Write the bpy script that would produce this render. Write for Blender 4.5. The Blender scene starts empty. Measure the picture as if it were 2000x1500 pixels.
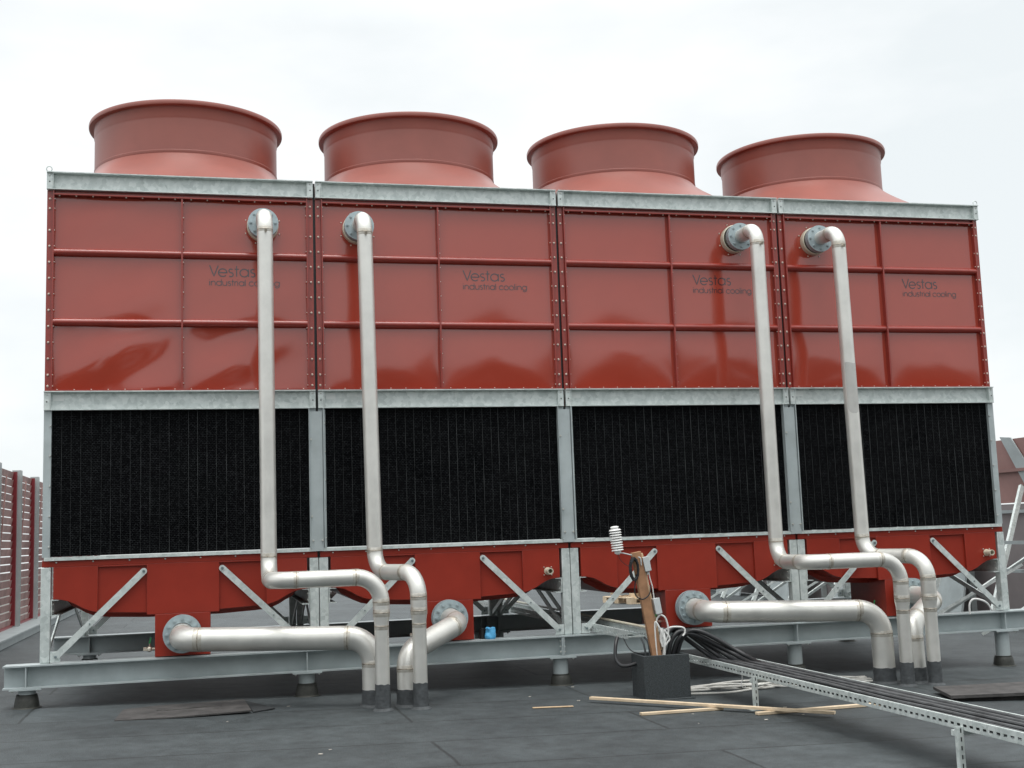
import bpy, math, random
from mathutils import Vector, Matrix, noise
random.seed(7)
SC = bpy.context.scene
COL = SC.collection
PI = math.pi

# ------------------------------------------------------------------ camera
cam = bpy.data.cameras.new('camera')
camo = bpy.data.objects.new('camera', cam)
COL.objects.link(camo)
cam.sensor_width = 36
cam.lens = 2349.85 / 2000 * 36
cam.clip_end = 3000
cr = Vector((0.97091274, -0.23701164, -0.03396952))
cu = Vector((0.00345253, -0.12800119, 0.991768))
cf = Vector((0.2394087, 0.96303748, 0.1234597))
M = Matrix((cr, cu, -cf)).transposed().to_4x4()
M.translation = Vector((1.4833, -11.2696, 1.40))
camo.matrix_world = M
SC.camera = camo

# ------------------------------------------------------------------ light
SC.view_settings.view_transform = 'Standard'
SC.view_settings.look = 'None'
SC.view_settings.exposure = 0.22
SC.view_settings.gamma = 1
SUN_EL, SUN_AZ = math.radians(77), math.radians(190)   # azimuth: behind the camera, a little left
w = bpy.data.worlds.new('World')
SC.world = w
w.use_nodes = True
nt = w.node_tree
nt.nodes.clear()
N = nt.nodes.new
out = N('ShaderNodeOutputWorld'); bg = N('ShaderNodeBackground')
sky = N('ShaderNodeTexSky'); sky.sky_type = 'NISHITA'; sky.sun_disc = False
sky.sun_elevation = SUN_EL; sky.sun_rotation = SUN_AZ
tc = N('ShaderNodeTexCoord')
mp = N('ShaderNodeMapping'); mp.inputs['Scale'].default_value = (1, 1, 2.6)
nz = N('ShaderNodeTexNoise'); nz.inputs['Scale'].default_value = 2.3; nz.inputs['Detail'].default_value = 6; nz.inputs['Roughness'].default_value = .52
rmp = N('ShaderNodeValToRGB')
rmp.color_ramp.elements[0].position = .40; rmp.color_ramp.elements[0].color = (.725, .765, .775, 1)
rmp.color_ramp.elements[1].position = .66; rmp.color_ramp.elements[1].color = (.90, .908, .905, 1)
sep = N('ShaderNodeSeparateXYZ')
mr = N('ShaderNodeMapRange')
mr.inputs['From Min'].default_value = .40; mr.inputs['From Max'].default_value = 1.0
mr.inputs['To Min'].default_value = 1.0; mr.inputs['To Max'].default_value = 2.6
vm = N('ShaderNodeVectorMath'); vm.operation = 'SCALE'
mx = N('ShaderNodeVectorMath'); mx.operation = 'MULTIPLY_ADD'
L = nt.links.new
L(tc.outputs['Generated'], mp.inputs['Vector']); L(mp.outputs[0], nz.inputs['Vector'])
L(nz.outputs['Fac'], rmp.inputs['Fac'])
L(tc.outputs['Generated'], sep.inputs[0]); L(sep.outputs['Z'], mr.inputs['Value'])
L(rmp.outputs['Color'], vm.inputs[0]); L(mr.outputs[0], vm.inputs['Scale'])
mx.inputs[1].default_value = (.008, .008, .008)          # a trace of clear-sky blue behind the overcast
L(sky.outputs[0], mx.inputs[0]); L(vm.outputs[0], mx.inputs[2])
L(mx.outputs[0], bg.inputs['Color']); bg.inputs['Strength'].default_value = 1.0
L(bg.outputs[0], out.inputs['Surface'])

sd = bpy.data.lights.new('sun', 'SUN')
sd.energy = 1.3; sd.angle = math.radians(30); sd.color = (1, .97, .92)
so = bpy.data.objects.new('sun', sd); COL.objects.link(so)
dirv = Vector((math.sin(SUN_AZ) * math.cos(SUN_EL), math.cos(SUN_AZ) * math.cos(SUN_EL), math.sin(SUN_EL)))
so.rotation_euler = dirv.to_track_quat('Z', 'Y').to_euler()
so.location = dirv * 40

# ------------------------------------------------------------------ mesh helper
class MB:
    def __init__(s): s.v = []; s.f = []; s.m = []; s.mi = 0
    def add(s, vs, fs):
        b = len(s.v); s.v += [tuple(v) for v in vs]
        for f in fs: s.f.append([b + i for i in f]); s.m.append(s.mi)
        return s
    def box(s, x0, x1, y0, y1, z0, z1):
        vs = [(x, y, z) for z in (z0, z1) for y in (y0, y1) for x in (x0, x1)]
        return s.add(vs, [(0, 2, 3, 1), (4, 5, 7, 6), (0, 1, 5, 4), (2, 6, 7, 3), (0, 4, 6, 2), (1, 3, 7, 5)])
    def bar(s, a, b, wd, th, up=(0, 1, 0)):
        """rectangular bar a->b; th measured along `up`, wd across"""
        a, b = Vector(a), Vector(b); d = (b - a).normalized()
        u = Vector(up); u = (u - d * u.dot(d)).normalized(); r = d.cross(u)
        vs = []
        for p in (a, b):
            for sx, sy in ((-1, -1), (1, -1), (1, 1), (-1, 1)):
                vs.append(p + r * (sx * wd / 2) + u * (sy * th / 2))
        return s.add(vs, [(3, 2, 1, 0), (4, 5, 6, 7), (0, 1, 5, 4), (1, 2, 6, 5), (2, 3, 7, 6), (3, 0, 4, 7)])
    def prism(s, poly, a0, a1, axis='y'):
        """poly in (x,z) extruded along y, or (y,z) along x, or (x,y) along z"""
        n = len(poly)
        def P(p, a):
            return {'y': (p[0], a, p[1]), 'x': (a, p[0], p[1]), 'z': (p[0], p[1], a)}[axis]
        vs = [P(p, a0) for p in poly] + [P(p, a1) for p in poly]
        fs = [tuple(range(n)), tuple(range(2 * n - 1, n - 1, -1))]
        fs += [(i, i + n, (i + 1) % n + n, (i + 1) % n) for i in range(n)]
        return s.add(vs, fs)
    def tube(s, pts, r, seg=12, caps=True):
        pts = [Vector(p) for p in pts]; n = len(pts)
        rr = r if isinstance(r, (list, tuple)) else [r] * n
        tg = []
        for i in range(n):
            d = pts[min(i + 1, n - 1)] - pts[max(i - 1, 0)]
            tg.append(d.normalized() if d.length > 1e-9 else Vector((0, 0, 1)))
        u = tg[0].orthogonal().normalized(); vs = []
        for i in range(n):
            u = (u - tg[i] * u.dot(tg[i])); u = u.normalized() if u.length > 1e-6 else tg[i].orthogonal().normalized()
            wv = tg[i].cross(u)
            for k in range(seg):
                a = 2 * PI * k / seg
                vs.append(pts[i] + (u * math.cos(a) + wv * math.sin(a)) * rr[i])
        fs = []
        for i in range(n - 1):
            for k in range(seg):
                k2 = (k + 1) % seg
                fs.append((i * seg + k, i * seg + k2, (i + 1) * seg + k2, (i + 1) * seg + k))
        if caps:
            fs.append(tuple(range(seg - 1, -1, -1))); fs.append(tuple((n - 1) * seg + k for k in range(seg)))
        return s.add(vs, fs)
    def cyl(s, a, b, r0, r1=None, seg=24): return s.tube([a, b], [r0, r0 if r1 is None else r1], seg)
    def lathe(s, prof, c=(0, 0, 0), seg=64, axis=(0, 0, 1), closed=False):
        """prof: list of (radius, height)"""
        ax = Vector(axis).normalized(); q = Vector((0, 0, 1)).rotation_difference(ax); c = Vector(c); vs = []
        for (r, h) in prof:
            for k in range(seg):
                a = 2 * PI * k / seg
                vs.append(c + q @ Vector((r * math.cos(a), r * math.sin(a), h)))
        fs = []; n = len(prof)
        for i in range(n if closed else n - 1):
            j = (i + 1) % n
            for k in range(seg):
                k2 = (k + 1) % seg
                fs.append((i * seg + k, i * seg + k2, j * seg + k2, j * seg + k))
        return s.add(vs, fs)
    def dome(s, c, r, d, seg=8, h=.6):
        """small bolt head: c centre, d outward direction"""
        return s.lathe([(r, 0), (r * .95, r * h * .5), (r * .6, r * h), (0.0001, r * h * 1.1)], c, seg, d)
    def hexbolt(s, c, r, d): 
        c = Vector(c); d = Vector(d).normalized()
        s.tube([c, c + d * r * .9], r, 6)
        s.tube([c + d * r * .9, c + d * r * 1.5], r * .5, 8)
        return s
    def grid(s, fn, nu, nv):
        vs = [fn(i / nu, j / nv) for j in range(nv + 1) for i in range(nu + 1)]
        fs = [(j * (nu + 1) + i, j * (nu + 1) + i + 1, (j + 1) * (nu + 1) + i + 1, (j + 1) * (nu + 1) + i) for j in range(nv) for i in range(nu)]
        return s.add(vs, fs)

def build(name, mb, mats, parent=None, smooth=True, bevel=0):
    me = bpy.data.meshes.new(name); me.from_pydata(mb.v, [], mb.f)
    if not isinstance(mats, (list, tuple)): mats = [mats]
    for m in mats: me.materials.append(m)
    if len(mats) > 1: me.polygons.foreach_set('material_index', mb.m)
    me.update()
    import bmesh
    bm = bmesh.new(); bm.from_mesh(me); bmesh.ops.recalc_face_normals(bm, faces=bm.faces); bm.to_mesh(me); bm.free()
    if smooth:
        me.shade_smooth(); me.set_sharp_from_angle(angle=math.radians(35))
    o = bpy.data.objects.new(name, me); COL.objects.link(o)
    if parent: o.parent = parent
    if bevel:
        b = o.modifiers.new('bevel', 'BEVEL'); b.width = bevel; b.segments = 2; b.limit_method = 'ANGLE'
    return o

def tag(o, label, cat, group=None):
    o['label'] = label; o['category'] = cat
    if group: o['group'] = group
    return o
def thing(name, label, cat, loc=(0, 0, 0), group=None):
    o = bpy.data.objects.new(name, None); COL.objects.link(o); o.location = loc; o.empty_display_size = .2
    return tag(o, label, cat, group)
def setting(name, mb, m, kind='structure', **k):
    o = build(name, mb, m, **k); o['kind'] = kind; return o
def dup(root, loc):
    r = root.copy(); COL.objects.link(r); r.location = loc
    for ch in list(root.children):
        c = ch.copy(); COL.objects.link(c); c.parent = r
        for g in list(ch.children):
            d = g.copy(); COL.objects.link(d); d.parent = c
    return r

def fillet(pts, rad, n=10):
    """polyline with rounded corners; returns points and indices of bend starts/ends"""
    pts = [Vector(p) for p in pts]; o = [pts[0]]; joints = []
    for i in range(1, len(pts) - 1):
        a, b, c = pts[i - 1], pts[i], pts[i + 1]
        d0 = (a - b).normalized(); d1 = (c - b).normalized()
        ang = d0.angle(d1); R = rad[i - 1] if isinstance(rad, (list, tuple)) else rad
        t = R / math.tan(ang / 2)
        bis = (d0 + d1).normalized(); ctr = b + bis * (R / math.sin(ang / 2))
        s0 = b + d0 * t - ctr; s1 = b + d1 * t - ctr
        joints.append(len(o))
        tot = s0.angle(s1); axis = s0.cross(s1).normalized()
        for k in range(n + 1):
            o.append(ctr + Matrix.Rotation(tot * k / n, 3, axis) @ s0)
        joints.append(len(o) - 1)
    o.append(pts[-1]); return o, joints
def spline(pts, n=8):
    pts = [Vector(p) for p in pts]; P = [pts[0] * 2 - pts[1]] + pts + [pts[-1] * 2 - pts[-2]]; o = []
    for i in range(1, len(P) - 2):
        for k in range(n):
            t = k / n; a, b, c, d = P[i - 1], P[i], P[i + 1], P[i + 2]
            o.append(.5 * ((2 * b) + (c - a) * t + (2 * a - 5 * b + 4 * c - d) * t * t + (3 * b - a - 3 * c + d) * t ** 3))
    o.append(pts[-1]); return o

# ------------------------------------------------------------------ materials
def mat(name, col, rough=.5, metal=0.0, var=.12, vscale=6, bump=0, bscale=40, spec=.5, coat=0, tint=None, detail=5, rvar=0.0, ior=None):
    m = bpy.data.materials.new(name); m.use_nodes = True; t = m.node_tree; b = t.nodes['Principled BSDF']
    tcn = t.nodes.new('ShaderNodeTexCoord'); n = t.nodes.new('ShaderNodeTexNoise')
    geo = t.nodes.new('ShaderNodeNewGeometry')
    n.inputs['Scale'].default_value = vscale; n.inputs['Detail'].default_value = detail; n.inputs['Roughness'].default_value = .6
    t.links.new(geo.outputs['Position'], n.inputs['Vector'])
    r = t.nodes.new('ShaderNodeValToRGB'); r.color_ramp.elements[0].position = .3; r.color_ramp.elements[1].position = .7
    c0 = [c * (1 - var) for c in col]; c1 = [min(1, c * (1 + var)) for c in (tint or col)]
    r.color_ramp.elements[0].color = (*c0, 1); r.color_ramp.elements[1].color = (*c1, 1)
    t.links.new(n.outputs['Fac'], r.inputs['Fac']); t.links.new(r.outputs['Color'], b.inputs['Base Color'])
    b.inputs['Roughness'].default_value = rough; b.inputs['Metallic'].default_value = metal
    b.inputs['Specular IOR Level'].default_value = spec; b.inputs['Coat Weight'].default_value = coat
    if rvar:
        mrn = t.nodes.new('ShaderNodeMapRange'); mrn.inputs['To Min'].default_value = rough - rvar; mrn.inputs['To Max'].default_value = rough + rvar
        mrn.inputs['From Min'].default_value = .3; mrn.inputs['From Max'].default_value = .7
        t.links.new(n.outputs['Fac'], mrn.inputs['Value']); t.links.new(mrn.outputs[0], b.inputs['Roughness'])
    if bump:
        n2 = t.nodes.new('ShaderNodeTexNoise'); n2.inputs['Scale'].default_value = bscale; n2.inputs['Detail'].default_value = 3
        t.links.new(geo.outputs['Position'], n2.inputs['Vector'])
        bp = t.nodes.new('ShaderNodeBump'); bp.inputs['Strength'].default_value = bump; bp.inputs['Distance'].default_value = .01
        t.links.new(n2.outputs['Fac'], bp.inputs['Height']); t.links.new(bp.outputs['Normal'], b.inputs['Normal'])
    return m

RED = (.270, .030, .019)
M_PANEL = mat('red_gelcoat_panel', (.355, .050, .029), .10, var=.05, vscale=1.6, spec=.92)
M_RED = mat('red_gelcoat', RED, .25, var=.10, vscale=5, bump=.08, bscale=30, spec=.7)
M_BASIN = mat('red_gelcoat_basin', (.285, .030, .017), .30, var=.09, vscale=4, bump=.06, bscale=12, spec=.4)
M_STACK = mat('red_fan_stack', (.272, .070, .049), .40, var=.10, vscale=2.2, bump=.05, bscale=8, spec=.8)
M_PAINT = mat('painted_steel', (.42, .468, .472), .42, .15, var=.10, vscale=5, rvar=.05)
M_PIPE = mat('pickled_stainless', (.70, .69, .65), .43, .62, var=.10, vscale=4, detail=9, bump=.03, bscale=20, rvar=.06)
M_WELD = mat('weld_bead', (.27, .225, .17), .45, .6, var=.4, vscale=30, tint=(.42, .38, .32))
M_TINT = mat('heat_tint', (.50, .46, .39), .45, .6, var=.16, vscale=18, tint=(.62, .60, .55))
M_FLANGE = mat('grey_flange', (.36, .43, .45), .45, .25, var=.12, vscale=14)
M_BOLT = mat('zinc_bolt', (.62, .62, .58), .35, .6, var=.1)
M_DARKBOLT = mat('dull_bolt', (.22, .27, .28), .45, .4, var=.15)
M_BRASSBOLT = mat('capped_bolt', (.70, .58, .50), .35, .25, var=.15, vscale=40)
M_CREAM = mat('cream_plastic', (.60, .56, .44), .4, var=.08)
M_BLACK = mat('black_rubber', (.012, .012, .013), .45, var=.25, vscale=20)
M_HOSE = mat('black_hose', (.018, .019, .021), .42, var=.3, vscale=30)
M_DUSTY = mat('dusty_black_cable', (.075, .078, .081), .6, var=.4, vscale=9)
M_SLEEVE = mat('felt_sleeve', (.060, .066, .070), .72, var=.30, vscale=22, bump=.5, bscale=60)
M_COLLAR = mat('bitumen_collar', (.030, .031, .026), .55, var=.35, vscale=16, bump=.3, bscale=50)
M_FELT = mat('bitumen_felt_box', (.040, .047, .050), .85, var=.35, vscale=60, bump=.6, bscale=140)
M_FELTMAT = mat('felt_offcut', (.062, .058, .056), .7, var=.45, vscale=7, bump=.4, bscale=60)
M_FELTDK = mat('fresh_felt', (.028, .031, .033), .8, var=.25, vscale=12)
M_WOOD = mat('raw_timber', (.52, .36, .21), .7, var=.18, vscale=8, tint=(.62, .47, .31))
M_WOODP = mat('pale_timber', (.60, .46, .30), .7, var=.15, vscale=6, tint=(.68, .55, .40))
M_WOODR = mat('reddish_timber', (.36, .19, .10), .7, var=.2, vscale=12)
M_PLATE = mat('blank_plate', (.70, .73, .71), .35, var=.04)
M_STAIN = mat('grey_film_stain', (.50, .495, .47), .5, .3, var=.12, vscale=5)
M_WHITE = mat('white_plastic', (.78, .78, .76), .4, var=.05)
M_GREYBOX = mat('grey_enclosure', (.55, .58, .58), .4, var=.06)
M_BLUE = mat('blue_film', (.04, .30, .58), .35, var=.25, vscale=25, tint=(.12, .42, .70))
M_GREEN = mat('green_lever', (.03, .25, .08), .4)
M_BRASS = mat('nickel_brass', (.62, .55, .46), .35, .8, var=.2, vscale=30)
M_LETTER = mat('grey_lettering', (.052, .026, .030), .12, var=.1, spec=.9)
M_FENCEGREY = mat('fence_post_paint', (.42, .46, .455), .5, .2, var=.12, vscale=3)
M_FENCERED = mat('fence_red_paint', (.20, .020, .026), .45, var=.12, vscale=3)
M_SLAT = mat('louvre_slat', (.205, .098, .088), .5, var=.25, vscale=3, tint=(.29, .165, .15))
M_SCREEN = mat('brown_screen', (.27, .150, .135), .6, var=.16, vscale=1.2)
M_SCREENLOW = mat('grey_brown_screen', (.215, .19, .19), .6, var=.14, vscale=1.5)
M_KERB = mat('kerb_sheet', (.33, .37, .375), .5, .2, var=.12, vscale=4)
M_TREE = mat('leaf_mass', (.085, .090, .070), .7, var=.5, vscale=.6)
M_BRICK = mat('far_brick', (.30, .12, .07), .9, var=.25, vscale=2)
M_GLASS = mat('far_pane', (.03, .04, .05), .1)
M_PALE = mat('pale_debris', (.5, .47, .42), .7, var=.2)
M_DIRTY = mat('dirty_cable', (.60, .59, .55), .5, var=.12, vscale=12)

def galv():
    m = bpy.data.materials.new('galvanised_steel'); m.use_nodes = True; t = m.node_tree; b = t.nodes['Principled BSDF']
    geo = t.nodes.new('ShaderNodeNewGeometry')
    v = t.nodes.new('ShaderNodeTexVoronoi'); v.inputs['Scale'].default_value = 30
    n = t.nodes.new('ShaderNodeTexNoise'); n.inputs['Scale'].default_value = 9; n.inputs['Detail'].default_value = 6
    mpn = t.nodes.new('ShaderNodeMapping'); mpn.inputs['Scale'].default_value = (1, 1, 1)
    mixm = t.nodes.new('ShaderNodeMix'); mixm.data_type = 'FLOAT'; mixm.inputs[0].default_value = .70
    r = t.nodes.new('ShaderNodeValToRGB')
    r.color_ramp.elements[0].position = .26; r.color_ramp.elements[0].color = (.46, .51, .495, 1)
    r.color_ramp.elements[1].position = .66; r.color_ramp.elements[1].color = (.67, .715, .695, 1)
    e = r.color_ramp.elements.new(.47); e.color = (.57, .62, .603, 1)
    t.links.new(geo.outputs['Position'], mpn.inputs['Vector']); t.links.new(mpn.outputs[0], v.inputs['Vector'])
    t.links.new(mpn.outputs[0], n.inputs['Vector'])
    sepc = t.nodes.new('ShaderNodeSeparateColor'); t.links.new(v.outputs['Color'], sepc.inputs[0])
    t.links.new(sepc.outputs[0], mixm.inputs[2]); t.links.new(n.outputs['Fac'], mixm.inputs[3])
    t.links.new(mixm.outputs[0], r.inputs['Fac']); t.links.new(r.outputs[0], b.inputs['Base Color'])
    b.inputs['Metallic'].default_value = .2; b.inputs['Roughness'].default_value = .42
    return m
M_GALV = galv()

def fillmat():
    m = bpy.data.materials.new('black_film_fill'); m.use_nodes = True; t = m.node_tree; b = t.nodes['Principled BSDF']
    geo = t.nodes.new('ShaderNodeNewGeometry'); mpn = t.nodes.new('ShaderNodeMapping'); mpn.inputs['Rotation'].default_value = (PI / 2, 0, 0)
    br = t.nodes.new('ShaderNodeTexBrick'); br.inputs['Scale'].default_value = 26
    br.inputs['Color1'].default_value = (1, 1, 1, 1); br.inputs['Color2'].default_value = (.45, .45, .45, 1); br.inputs['Mortar'].default_value = (0, 0, 0, 1)
    br.inputs['Mortar Size'].default_value = .07; br.inputs['Mortar Smooth'].default_value = .5; br.inputs['Row Height'].default_value = .42; br.inputs['Brick Width'].default_value = .75
    t.links.new(geo.outputs['Position'], mpn.inputs['Vector']); t.links.new(mpn.outputs[0], br.inputs['Vector'])
    bp = t.nodes.new('ShaderNodeBump'); bp.inputs['Strength'].default_value = .9; bp.inputs['Distance'].default_value = .012
    t.links.new(br.outputs['Color'], bp.inputs['Height']); t.links.new(bp.outputs[0], b.inputs['Normal'])
    n = t.nodes.new('ShaderNodeTexNoise'); n.inputs['Scale'].default_value = 1.7; n.inputs['Detail'].default_value = 6
    t.links.new(geo.outputs['Position'], n.inputs['Vector'])
    mrn = t.nodes.new('ShaderNodeMapRange'); mrn.inputs['From Min'].default_value = .42; mrn.inputs['From Max'].default_value = .66
    mrn.inputs['To Min'].default_value = .5; mrn.inputs['To Max'].default_value = .2
    t.links.new(n.outputs['Fac'], mrn.inputs['Value']); t.links.new(mrn.outputs[0], b.inputs['Roughness'])
    n3 = t.nodes.new('ShaderNodeTexNoise'); n3.inputs['Scale'].default_value = 45; n3.inputs['Detail'].default_value = 3; n3.inputs['Roughness'].default_value = .6
    t.links.new(geo.outputs['Position'], n3.inputs['Vector'])
    m3 = t.nodes.new('ShaderNodeMapRange'); m3.inputs['From Min'].default_value = .42; m3.inputs['From Max'].default_value = .75; m3.inputs['To Min'].default_value = .12; m3.inputs['To Max'].default_value = 1.6
    t.links.new(n3.outputs['Fac'], m3.inputs['Value'])
    mu = t.nodes.new('ShaderNodeMath'); mu.operation = 'MULTIPLY'; t.links.new(m3.outputs[0], mu.inputs[0]); t.links.new(br.outputs['Fac'], mu.inputs[1])
    mc = t.nodes.new('ShaderNodeMix'); mc.data_type = 'RGBA'; mc.inputs[6].default_value = (.0015, .0017, .0022, 1); mc.inputs[7].default_value = (.026, .028, .030, 1); mc.clamp_factor = False
    t.links.new(mu.outputs[0], mc.inputs[0]); t.links.new(mc.outputs[2], b.inputs['Base Color'])
    b.inputs['Specular IOR Level'].default_value = .05
    return m
M_FILL = fillmat()
M_FILLEDGE = mat('fill_sheet_edge', (.050, .053, .054), .5, var=.95, vscale=4, spec=.1)

def roofmat():
    m = bpy.data.materials.new('bitumen_roofing'); m.use_nodes = True; t = m.node_tree; b = t.nodes['Principled BSDF']
    geo = t.nodes.new('ShaderNodeNewGeometry')
    def noi(scale, detail=6, rough=.6):
        n = t.nodes.new('ShaderNodeTexNoise'); n.inputs['Scale'].default_value = scale; n.inputs['Detail'].default_value = detail
        n.inputs['Roughness'].default_value = rough; t.links.new(geo.outputs['Position'], n.inputs['Vector']); return n
    big, fine = noi(1.1, 8, .68), noi(110, 2)
    mixn = t.nodes.new('ShaderNodeMix'); mixn.data_type = 'FLOAT'; mixn.inputs[0].default_value = .35
    t.links.new(big.outputs['Fac'], mixn.inputs[2]); t.links.new(fine.outputs['Fac'], mixn.inputs[3])
    r = t.nodes.new('ShaderNodeValToRGB')
    r.color_ramp.elements[0].position = .3; r.color_ramp.elements[0].color = (.026, .033, .036, 1)
    r.color_ramp.elements[1].position = .7; r.color_ramp.elements[1].color = (.070, .083, .087, 1)
    t.links.new(mixn.outputs[0], r.inputs['Fac'])
    # overlap seams of the felt sheets, slightly wandering
    nd = noi(1.3, 3); va = t.nodes.new('ShaderNodeVectorMath'); va.operation = 'MULTIPLY_ADD'
    va.inputs[1].default_value = (.05, .05, .0); t.links.new(nd.outputs['Color'], va.inputs[0]); t.links.new(geo.outputs['Position'], va.inputs[2])
    br = t.nodes.new('ShaderNodeTexBrick'); br.inputs['Scale'].default_value = 1.0; br.inputs['Brick Width'].default_value = 4.7; br.inputs['Row Height'].default_value = .93
    br.inputs['Mortar Size'].default_value = .014; br.inputs['Mortar Smooth'].default_value = .3; br.offset = .37
    br.inputs['Color1'].default_value = (1, 1, 1, 1); br.inputs['Color2'].default_value = (.80, .80, .80, 1); br.inputs['Mortar'].default_value = (.36, .36, .36, 1)
    t.links.new(va.outputs[0], br.inputs['Vector'])
    mid = noi(5.5, 9, .72); mrr = t.nodes.new('ShaderNodeMapRange'); mrr.inputs['From Min'].default_value = .33; mrr.inputs['From Max'].default_value = .67
    mrr.inputs['To Min'].default_value = .68; mrr.inputs['To Max'].default_value = 1.32; t.links.new(mid.outputs['Fac'], mrr.inputs['Value'])
    wv = t.nodes.new('ShaderNodeVectorMath'); wv.operation = 'SCALE'; t.links.new(r.outputs[0], wv.inputs[0]); t.links.new(mrr.outputs[0], wv.inputs['Scale'])
    mm = t.nodes.new('ShaderNodeMix'); mm.data_type = 'RGBA'; mm.blend_type = 'MULTIPLY'; mm.inputs[0].default_value = 1
    t.links.new(wv.outputs[0], mm.inputs[6]); t.links.new(br.outputs['Color'], mm.inputs[7]); t.links.new(mm.outputs[2], b.inputs['Base Color'])
    bp = t.nodes.new('ShaderNodeBump'); bp.inputs['Strength'].default_value = .6; bp.inputs['Distance'].default_value = .010
    t.links.new(fine.outputs['Fac'], bp.inputs['Height']); t.links.new(bp.outputs[0], b.inputs['Normal'])
    b.inputs['Roughness'].default_value = .62
    return m
M_ROOF = roofmat()

# ------------------------------------------------------------------ setting
def rz(x): return .058 - .021 * (x + .1)        # the roof falls gently to the right
mb = MB(); mb.add([(-1.6, -12, rz(-1.6)), (17, -12, rz(17)), (17, 32, rz(17)), (-1.6, 32, rz(-1.6))], [(0, 1, 2, 3)])
setting('roof_surface', mb, M_ROOF)
mb = MB(); mb.add([(-600, -600, -9), (600, -600, -9), (600, 600, -9), (-600, 600, -9)], [(0, 1, 2, 3)])
setting('ground', mb, mat('far_ground', (.11, .11, .10), .9, var=.3, vscale=.05))
mb = MB(); mb.box(-1.8, -1.32, -12, 32, -.3, .19); mb.box(-1.84, -1.28, -12, 32, .19, .215)
setting('roof_kerb', mb, M_KERB)

# ------------------------------------------------------------------ cooling tower cells
PW = 2.4; G = .012; DEP = 3.34
ZB, ZBT, ZM0, ZM1, ZT0, ZT1 = .425, 1.305, 2.62, 2.79, 4.63, 4.79
XR = [(.075, 1.182), (1.198, 2.325)]
ZR = [(ZM1 + .012, 3.385), (3.455, 4.025), (4.095, ZT0 - .05)]

def panel_y(ci, x, z):
    """surface of the wavy thin sheet, cell-local x"""
    c = 0 if x < 1.19 else 1
    x0, x1 = XR[c]; r = 0 if z < 3.42 else (1 if z < 4.06 else 2); z0, z1 = ZR[r]
    u = min(1, max(0, (x - x0) / (x1 - x0))); v = min(1, max(0, (z - z0) / (z1 - z0)))
    e = (math.sin(PI * u) * math.sin(PI * v)) ** .8
    p = Vector((x * 1.1 + ci * 7.3, z * 1.5 + r * 3.1, c * 5.7 + ci * 2.1))
    amp = (1.30, .55, .38, .55)[ci] * (1.05, .27, .25)[r]
    dn = noise.noise(p * .9) * .030 + noise.noise(p * 2.1) * .006
    if ci == 0: dn += (.018, .030, .030)[r] * math.sin((x * 1.5 - z * 1.9) * 3.3 + r)
    return .02 - e * ((.0125, .004, .003)[r] * (.75 if ci == 0 else 1) + amp * dn * .62)

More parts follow.
